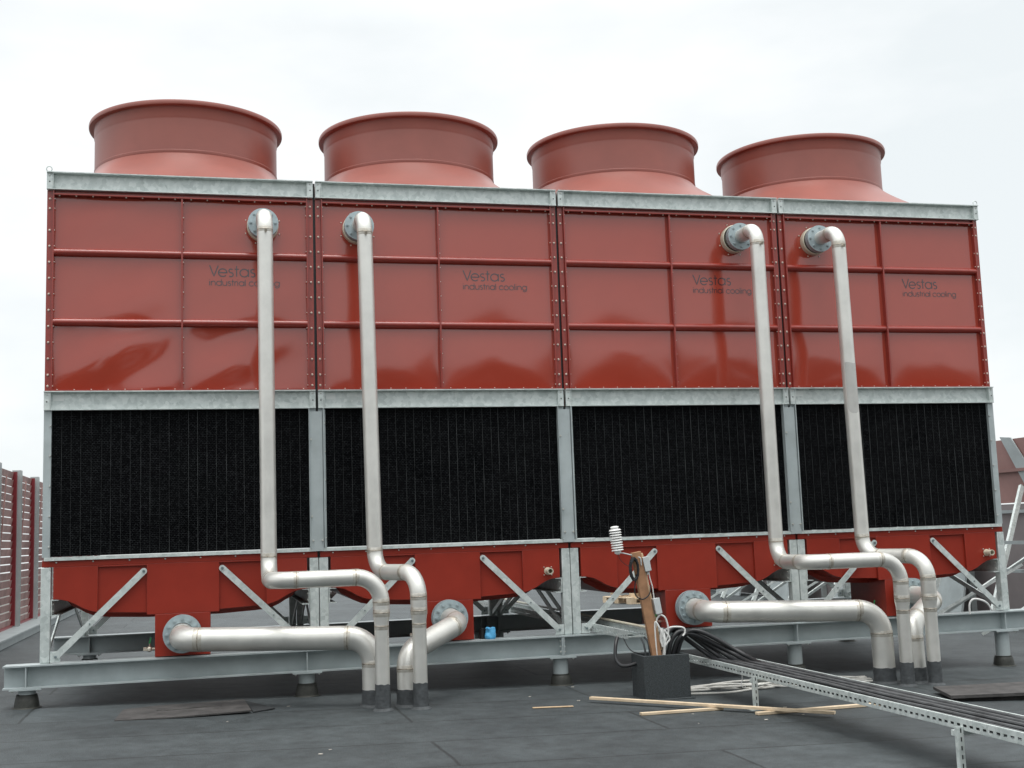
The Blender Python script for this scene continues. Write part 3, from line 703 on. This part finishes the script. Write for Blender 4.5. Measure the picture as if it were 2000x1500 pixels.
for nm, lab, c, sz in (('junction_box', 'small pale junction box on the right side near the top of the timber post', (5.125, -1.235, 1.10), (.026, .03, .060)),
                       ('junction_box', 'grey junction box low on the right side of the timber post above the valve', (5.205, -1.235, .735), (.026, .03, .066))):
    m = MB(); x, y, z = c; a, b_, d = sz; m.box(-a, a, -b_, b_, -d, d); m.box(-a - .003, a + .003, -b_ - .006, -b_ + .002, -d - .003, d + .003)
    m.mi = 1; m.cyl((0, 0, -d), (0, 0, -d - .035), .010, seg=10)
    o = build(nm, m, [M_GREYBOX, M_WHITE], bevel=.004); o.location = c; o.rotation_euler = (0, math.radians(-9.5), 0); tag(o, lab, 'junction box')
m = MB(); P = []
for k in range(160):
    a = 2 * PI * k / 20; r = 1 + .12 * math.sin(k * 1.7)
    P.append((5.005 + .034 * r * math.cos(a), -1.265 - .02 * math.sin(k * .35), 1.06 + .092 * r * math.sin(a)))
m.tube(P, .0065, 6); m.tube(spline([(5.01, -1.27, .97), (5.0, -1.275, .85), (5.06, -1.28, .80), (5.13, -1.275, .84), (5.15, -1.26, .92)], 8), .006, 6)
m.tube(spline([(4.868, -1.25, 1.2), (4.89, -1.255, 1.14), (4.95, -1.26, 1.09), (4.99, -1.265, 1.1)], 8), .0025, 6)
tag(build('cable_coil', m, M_HOSE), 'coil of thin black cable hanging on the timber post', 'cable')
m = MB(); m.tube(spline([(5.145, -1.245, 1.04), (5.15, -1.25, .98), (5.17, -1.25, .9), (5.18, -1.25, .8)], 8), .005, 6)
tag(build('sensor_cable', m, M_WHITE), 'short pale cable between the two junction boxes on the timber post', 'cable')

def ladder(name, label, x0, x1, y0, y1, zf, hgt, group, legs=()):
    t = thing(name, label, 'cable tray', (x0, y0, 0), group); n = y1 - y0; wd = x1 - x0
    def xs(k): return k
    for sx in (0, wd):
        m = MB(); z0 = zf; a = .0015
        # side rail built with slots: two continuous strips and bridges between the slots
        m.box(sx - a, sx + a, 0, n, z0, z0 + .018); m.box(sx - a, sx + a, 0, n, z0 + .034, z0 + hgt)
        k = 0.0
        while k < n - .02:
            m.box(sx - a, sx + a, k, min(n, k + .028), z0 + .018, z0 + .034); k += .062
        f = .014 if sx == 0 else -.014
        m.box(min(sx, sx + f), max(sx, sx + f), 0, n, z0 + hgt, z0 + hgt + .0025); m.box(min(sx, sx + f), max(sx, sx + f), 0, n, z0 - .0025, z0)
        build('side_rail', m, M_GALV, t, smooth=False)
    k = .1
    while k < n:
        m = MB(); m.box(.003, wd - .003, k, k + .03, zf + .002, zf + .012); build('rung', m, M_GALV, t, smooth=False); k += .3
    for (ly) in legs:
        m = MB(); zr = rz(x0); lx = -.022
        m.box(lx - .018, lx + .018, ly - y0 - .002, ly - y0 + .002, zr + .004, zf + .02)
        m.box(lx - .02, lx - .016, ly - y0 + .002, ly - y0 + .03, zr + .004, zf + .02); m.box(lx + .016, lx + .02, ly - y0 + .002, ly - y0 + .03, zr + .004, zf + .02)
        m.box(lx - .06, lx + .06, ly - y0 - .03, ly - y0 + .06, zr + .0005, zr + .006)
        m.mi = 1
        for q in range(5): m.box(lx - .004, lx + .004, ly - y0 - .003, ly - y0 - .0021, zr + .03 + q * .05, zr + .055 + q * .05)
        m.mi = 0; m.box(lx - .02, wd + .03, ly - y0 + .0305, ly - y0 + .065, zf - .035, zf - .004)
        build('tray_leg', m, [M_GALV, M_BLACK], t, smooth=False)
    return t
TZ = rz(5.8) + .245
ladder('cable_ladder', 'perforated cable tray on slotted legs, full of black cables, coming toward the viewer', 5.70, 6.07, -6.2, -.55, TZ, .062, 'perforated cable trays', legs=(-2.14, -4.9))
ladder('cable_ladder', 'galvanised cable tray crossing over the front beam into the felt box from under the tower', 5.00, 5.20, -1.02, 5.6, .445, .07, 'perforated cable trays')
m = MB(); m.tube([(5.19, -1.10, .535), (5.19, 1.2, .54), (5.19, 5.4, .545)], .012, 8)
tag(build('conduit', m, M_CREAM), 'straight cream conduit lying along the tray that crosses the front beam', 'conduit')
random.seed(11)
for k in range(5):
    y = -1.2 + .045 * k; xt = 5.735 + .062 * k; x0 = 5.22 + .05 * k; zz = TZ + .03
    pk = .46 + random.uniform(-.02, .03) - .006 * k
    pts = [(x0, -1.16 + .02 * k, zb + .2), (x0 + .01, -1.16 + .02 * k, zb + .33), (x0 + .07, -1.12, pk), (x0 + .2, -1.06 - .03 * k, pk + .035), (xt - .06, -1.10 - .05 * k, zz + .10), (xt, -1.35 - .06 * k, zz + .025)]
    for q in range(1, 9): pts.append((xt + random.uniform(-.012, .012), -1.6 - .55 * q, zz + .004 + random.uniform(-.002, .006)))
    m = MB(); m.tube(spline(pts, 7), .0205, 12)
    tag(build('black_cable', m, M_HOSE), 'one of five thick black cables arching out of the felt box onto the perforated tray', 'cable', 'thick black cables arching onto the tray')
for k in range(9):
    xt = 5.73 + .038 * k; zz = TZ + .052 + .012 * (k % 2); pts = []
    for q in range(0, 11): pts.append((min(6.05, max(5.72, xt + random.uniform(-.010, .010))), -1.05 - .04 * k - .5 * q, zz + random.uniform(-.003, .005)))
    m = MB(); m.tube(spline(pts, 6), .0115, 8)
    tag(build('thin_black_cable', m, M_DUSTY), 'one of the thinner black cables bundled on top in the perforated tray', 'cable', 'thinner black cables in the tray')
# white cables sprouting from the box
W = [[(5.20, -1.2, .2), (5.19, -1.22, .42), (5.195, -1.24, .60), (5.23, -1.25, .655), (5.28, -1.25, .62), (5.30, -1.24, .5), (5.26, -1.22, .38), (5.24, -1.2, .2)],
     [(5.21, -1.18, .2), (5.23, -1.2, .45), (5.30, -1.22, .535), (5.40, -1.22, .545), (5.455, -1.22, .53), (5.46, -1.22, .49), (5.44, -1.22, .465)],
     [(5.24, -1.24, .2), (5.25, -1.26, .4), (5.23, -1.27, .5), (5.18, -1.26, .60), (5.175, -1.25, .5), (5.19, -1.24, .2)],
     [(5.27, -1.2, .2), (5.27, -1.23, .38), (5.31, -1.24, .45), (5.27, -1.24, .52)]]
for k, p in enumerate(W):
    m = MB(); m.tube(spline(p, 8), .0075, 8)
    tag(build('white_cable', m, M_WHITE), ['white cable looping highest above the felt box beside the timber post', 'white cable bending to the right and hooking over above the felt box', 'white cable crossing close in front of the timber post foot above the felt box', 'short white cable end poking up from the middle of the felt box'][k], 'cable')
m = MB()
for k in range(22):
    a = k * .9; m_ = None
P = [(5.245 + .022 * math.cos(k * .8) * (1 + .2 * math.sin(k)), -1.245 + .012 * math.sin(k * .8 + 1), .42 + .05 * math.sin(k * .8) + .0012 * k) for k in range(64)]
m.tube(P, .006, 6); tag(build('cable_hank', m, M_WHITE), 'small white bundle of coiled cable resting in the mouth of the felt box', 'cable')
for k, p in enumerate(([(5.1, -1.1, .45), (5.1, -1.16, .40), (5.105, -1.18, .3), (5.11, -1.18, .15)], [(5.13, -1.1, .46), (5.135, -1.17, .42), (5.14, -1.19, .3), (5.14, -1.19, .15)], [(5.16, -1.1, .46), (5.165, -1.18, .42), (5.17, -1.2, .3), (5.17, -1.2, .15)])):
    m = MB(); m.tube(spline(p, 8), .009, 8); tag(build('dark_cable', m, M_SLEEVE), 'one of three grey cables dropping from the crossing tray into the felt box', 'cable', 'grey cables dropping into the box')
m = MB(); m.tube(spline([(4.93, -.95, .46), (4.895, -1.0, .40), (4.875, -1.04, .30), (4.90, -1.08, .235), (4.96, -1.1, .225), (5.06, -1.1, .245), (5.10, -1.1, .26)], 8), .016, 10)
tag(build('conduit_loop', m, M_HOSE), 'thick black conduit hanging in a loop left of the felt box', 'conduit')
m = MB(); m.tube(spline([(5.0, -.9, .45), (5.005, -1.0, .38), (5.03, -1.05, .34), (5.08, -1.08, .325), (5.11, -1.1, .32)], 8), .005, 8)
tag(build('thin_loop_cable', m, M_HOSE), 'thin black cable sagging beneath the crossing tray left of the box', 'cable')
random.seed(5)
for k in range(8):
    y0 = -.95 + random.uniform(-.15, .1); z = rz(5.5); pts = []
    x = 5.47 - (.1 if k % 3 == 0 else 0); e = random.uniform(-.25, .25)
    for q in range(9):
        xx = x + q * .26; amp = .05 + .10 * math.sin(q / 8 * PI)
        pts.append((xx, y0 + .28 * q / 8 + amp * math.sin(q * (.7 + .12 * k) + k), rz(xx) + .012 + .05 * max(0, math.sin(q * .55 + k * .9)) * (1 - abs(q - 4) / 5)))
    m = MB(); m.tube(spline(pts, 7), .0095, 7)
    tag(build('floor_cable', m, M_DIRTY), 'one of the tangled white cables lying on the roof right of the felt box', 'cable', 'white cables tangled on the roof')
m = MB(); m.tube(spline([(5.74, -1.75, TZ - .004), (5.735, -1.76, TZ - .05), (5.72, -1.765, TZ - .09), (5.745, -1.77, TZ - .12), (5.765, -1.76, TZ - .10)], 7), .004, 6)
tag(build('tie_wire', m, M_WHITE), 'thin pale tie dangling under the perforated tray near the felt box', 'cable')
m = MB(); m.tube(spline([(9.02, -.15, .42), (9.02, -.16, .52), (9.06, -.17, .57), (9.15, -.16, .56), (9.24, -.14, .52), (9.3, -.13, .44)], 8), .010, 8)
tag(build('cable_loop', m, M_WHITE), 'white cable arching above the front beam near the right-end tower leg', 'cable')

# blue bag
m = MB()
def bag(u, v):
    a = 2 * PI * u; prof = [(.0, 0), (.052, .0), (.055, .03), (.050, .06), (.047, .085), (.046, .10), (.036, .104), (.0, .09)]
    f = v * (len(prof) - 1); i = min(len(prof) - 2, int(f)); q = f - i
    r = prof[i][0] * (1 - q) + prof[i + 1][0] * q; z = prof[i][1] * (1 - q) + prof[i + 1][1] * q
    k = 1 + .25 * noise.noise(Vector((math.cos(a) * 1.6, math.sin(a) * 1.6, z * 22)))
    return (r * k * math.cos(a), r * k * .8 * math.sin(a), z + .018 * noise.noise(Vector((a, 3, z * 8))) * (1 if z > .05 else 0))
m.grid(bag, 30, 16); o = build('blue_bag', m, M_BLUE); o.location = (4.0, .02, ZB); tag(o, 'small crumpled bright blue bag standing on the front beam', 'bag')
m = MB(); m.cyl((0, 0, 0), (0, 0, .085), .03, seg=18); m.cyl((0, 0, .085), (0, 0, .095), .02, seg=14); o = build('dark_bottle', m, M_BLACK); o.location = (3.93, .07, ZB); tag(o, 'short black bottle standing behind the blue bag on the front beam', 'bottle')

# ------------------------------------------------------------------ timber, felt and scraps on the roof
def plank(label, a, b, wd, th, ma, zoff=0):
    za, zb2 = rz(a[0]) + th / 2 + .003 + zoff, rz(b[0]) + th / 2 + .003 + zoff
    m = MB(); m.bar((a[0], a[1], za), (b[0], b[1], zb2), wd, th, (0, 0, 1)); o = build('plank', m, ma, bevel=.002); tag(o, label, 'plank'); return o
plank('long pale timber batten on the roof whose tip points left of the felt box', (4.56, -1.27), (6.05, -2.72), .05, .022, M_WOODP, .024)
plank('pale batten lying across under the perforated tray, its end right of the slotted leg', (6.75, -2.23), (5.55, -2.41), .05, .022, M_WOODP)
plank('pale batten nearest the viewer, lower than the long batten', (4.70, -2.13), (5.42, -2.05), .045, .020, M_WOODP)
plank('thin splintered wood scrap alone on the roof in the middle foreground', (4.0, -1.47), (4.34, -1.49), .03, .008, M_WOOD)
m = MB(); q = [(.70, -1.05), (.72, -.40), (.98, -.29), (1.72, -.24), (1.76, -.98), (1.2, -1.08)]
z = rz(1.2) + .016
m.prism(q, rz(1.2) + .005, z, 'z'); m.prism([(1.0, -.62), (1.5, -.50), (1.53, -.55), (1.05, -.68)], z, z + .003, 'z')
tag(build('felt_offcut', m, M_FELTMAT), 'worn grey-brown felt sheet lying loose on the roof below the left cell', 'roofing sheet')
m = MB(); m.prism([(1.73, -.20), (1.96, -.80), (1.775, -.95)], rz(1.85) + .004, rz(1.85) + .012, 'z')
tag(build('felt_patch', m, M_FELTDK), 'dark triangular felt patch beside the worn felt sheet', 'roofing sheet')
m = MB(); z0 = rz(7.6) + .003; m.prism([(7.36, -2.25), (8.9, -2.55), (9.0, -1.85), (7.55, -1.7)], z0 + .03, z0 + .055, 'z'); m.prism([(7.45, -2.2), (8.8, -2.46), (8.9, -1.9), (7.6, -1.76)], z0 - .04, z0 + .03, 'z')
tag(build('felt_slab', m, M_FELTMAT), 'flat dark slab lying on the roof at the right edge', 'slab')
random.seed(3); m = MB()
for k in range(18):
    x, y = random.uniform(-.6, 8.5), random.uniform(-3.2, .1); s_ = random.uniform(.004, .016); a = random.uniform(0, 6)
    z = rz(x) + .003; d = Vector((math.cos(a), math.sin(a), 0)) * s_; e = Vector((-d.y, d.x, 0)) * random.uniform(.25, .7); c = Vector((x, y, z))
    T = Vector((0, 0, random.uniform(.002, .006))); m.add([c - d - e, c + d - e * .6, c + d * .8 + e, c - d * .7 + e, c - d - e + T, c + d - e * .6 + T, c + d * .8 + e + T, c - d * .7 + e + T], [(3, 2, 1, 0), (4, 5, 6, 7), (0, 1, 5, 4), (1, 2, 6, 5), (2, 3, 7, 6), (3, 0, 4, 7)])
setting('roof_litter', m, M_PALE, 'stuff', smooth=False)
# pallets far behind
for n_, (px_, py_, pz, rot, lab) in enumerate(((10.35, 13.7, 0, .3, 'wooden pallet lying flat on the roof far behind the tower, lower of two'), (10.45, 13.75, .165, .85, 'wooden pallet thrown askew on top of another behind the tower'))):
    m = MB()
    for k in range(7): m.box(-.6 + k * .18, -.49 + k * .18, -.5, .5, .122, .144)
    for k in range(3): m.box(-.6, .6, -.5 + k * .43, -.36 + k * .43, .10, .1215); m.box(-.6, .6, -.5 + k * .43, -.36 + k * .43, .0, .02)
    for a in range(3):
        for k in range(3): m.box(-.6 + a * .52, -.44 + a * .52, -.5 + k * .43, -.36 + k * .43, .0205, .0995)
    o = build('pallet', m, M_WOODP, smooth=False); o.location = (px_, py_, rz(px_) + .004 + pz); o.rotation_euler = (0 if n_ == 0 else .14, -.06 * n_, rot); tag(o, lab, 'pallet')

# ------------------------------------------------------------------ left louvre fence
t = thing('louvre_fence', 'tall fence of red-brown louvres between grey and red posts at the left roof edge', 'fence', (-1.64, 3.3, .215))
FH = 2.43; pitch = 1.94
for b in range(-1, 10):
    y = b * pitch + .02
    m = MB(); m.box(-.03, .108, y + 2.10, y + 2.108, 0, FH + .03); m.box(-.03, .108, y + 2.212, y + 2.22, 0, FH + .03); m.box(.04, .048, y + 2.1085, y + 2.2115, 0, FH + .03)
    build('grey_post', m, M_FENCEGREY, t)
    y0, y1 = y + .30, y + 2.05
    m = MB(); m.box(-.02, .058, y1 - .06, y1, .02, FH); build('red_post', m, M_FENCERED, t)
    m = MB()
    for k in range(20):
        z = .07 + k * .121
        m.bar((0.0, y0, z + .0), (0.0, y1 - .062, z), .106, .007, (-.985, 0, .173))
    m.bar((.03, y0, .1), (.03, y0 + .9, FH - .1), .02, .02, (1, 0, 0))
    build('slat_panel', m, M_SLAT, t)
    m = MB(); m.box(-.03, .03, y0, y1 - .062, .0, .03); build('bottom_rail', m, M_FENCERED, t)
# ------------------------------------------------------------------ right screen wall with props
t = thing('screen_wall', 'brown noise screen wall with pale rails at the right roof edge behind the tower', 'wall', (14, 5, rz(14)))
z0 = 0.0; zt = 2.65 - rz(14)
for b in range(-1, 9):
    y0, y1 = b * 2.6 - .6, b * 2.6 + 1.98
    m = MB(); m.box(0, .05, y0, y1, 1.86, zt)
    build('upper_board', m, M_SCREEN, t)
    m = MB(); m.box(.01, .06, y0, y1, .02, 1.84); build('lower_board', m, M_SCREENLOW, t)
    m = MB(); m.box(-.10, .0, y1 - .01, y1 + .05, 0, zt + .04); build('wall_post', m, M_FENCEGREY, t)
    q = [(y1 - 1.31, zt + .02), (y1 - 1.03, zt + .05), (y1 - 1.62, 2.06), (y1 - 1.80, 2.28)]
    m = MB(); m.prism(q, -.035, -.015, 'x'); build('tilted_flap', m, M_KERB, t)
for z in (1.72, 2.38):
    m = MB(); m.box(-.06, -.014, -4, 22.5, z - .025, z + .025); build('horizontal_rail', m, M_KERB if z < 2 else M_SCREEN, t)
random.seed(21)
for k in range(11):
    y = 2.78 + 1.6 * k
    t2 = thing('prop_frame', '', 'prop', (12.4, y, rz(12.4)), 'galvanised props leaning on the screen wall')
    t2['label'] = 'pale galvanised prop leaning against the brown screen wall, one of a row'
    m = MB(); m.bar((0, 0, .03), (1.48, 1.0, 2.08), .075, .05, (0, 1, 0)); build('long_strut', m, M_GALV, t2)
    m = MB(); m.bar((.1, 1.55, .03), (1.5, .35, 1.25), .05, .045, (0, 1, 0)); build('short_strut', m, M_GALV, t2)
    m = MB(); m.bar((-.85, .55, .04), (.3, -.45, .92), .045, .04, (0, 0, 1)); build('cross_strut', m, M_GALV, t2)
for k, z in enumerate((.62, 1.02)):
    m = MB(); m.bar((12.75 + .25 * k, 2.5, z), (12.75 + .25 * k, 21, z - .02), .05, .05, (0, 0, 1)); o = build('guard_rail', m, M_KERB); tag(o, ['lower pale horizontal rail in front of the screen wall props', 'upper pale horizontal rail in front of the screen wall props'][k], 'rail')
# stack of spare panels leaning between props
for k in range(5):
    m = MB(); y = 6.5 + k * 2.9
    m.add([(13.35, y, rz(13)), (13.85, y + .25, 1.25), (13.85, y + 1.6, 1.25), (13.35, y + 1.35, rz(13)), (13.39, y, rz(13)), (13.89, y + .25, 1.25), (13.89, y + 1.6, 1.25), (13.39, y + 1.35, rz(13))], [(0, 1, 2, 3), (7, 6, 5, 4), (0, 4, 5, 1), (1, 5, 6, 2), (2, 6, 7, 3), (3, 7, 4, 0)])
    tag(build('spare_board', m, M_KERB), 'pale spare board leaning at the foot of the screen wall, among similar boards', 'board', 'spare boards leaning on the screen wall')

# ------------------------------------------------------------------ beyond the roof
t = thing('brick_building', 'far orange brick building seen only through the gaps of the louvre fence', 'building', (-34, 26, -9))
m = MB(); m.box(-6, 6, -22, 40, 0, 11.2); build('brick_wall', m, M_BRICK, t)
m = MB(); m.box(-6.3, 6.3, -22.3, 40.3, 11.2, 11.6); build('roof_slab', m, M_KERB, t)
for k in range(12):
    for z in (2.0, 5.0, 8.2):
        m = MB(); m.box(6.01, 6.06, -20 + k * 5, -17.8 + k * 5, z, z + 1.7); build('window', m, M_GLASS, t)
# wood behind the viewer, mirrored in the glossy panels
random.seed(9); m = MB()
for k in range(46):
    x = -42 + k * 2.3 + random.uniform(-.8, .8); hgt = 6.3 + .7 * math.sin(k * .55) + random.uniform(-.8, .8) + (.8 if k > 33 else 0); y = -23 + random.uniform(-2, 2); rad = random.uniform(1.8, 2.6)
    for q in range(150):
        d = Vector((random.gauss(0, 1), random.gauss(0, 1), random.gauss(0, 1))).normalized() * random.uniform(.55, 1.0)
        c = Vector((x + d.x * rad, y + d.y * rad, hgt - rad * 1.9 + d.z * rad * 1.9)); s_ = random.uniform(.35, .75)
        a = Vector((random.gauss(0, 1), random.gauss(0, 1), random.gauss(0, 1))).normalized() * s_; b = a.orthogonal().normalized() * s_
        m.add([c - a, c + b, c + a, c - b], [(0, 1, 2, 3)])
    m.tube([(x, y, -9), (x, y, hgt - rad * 2)], [.4, .2], 8)
setting('distant_wood', m, M_TREE, 'stuff', smooth=False)
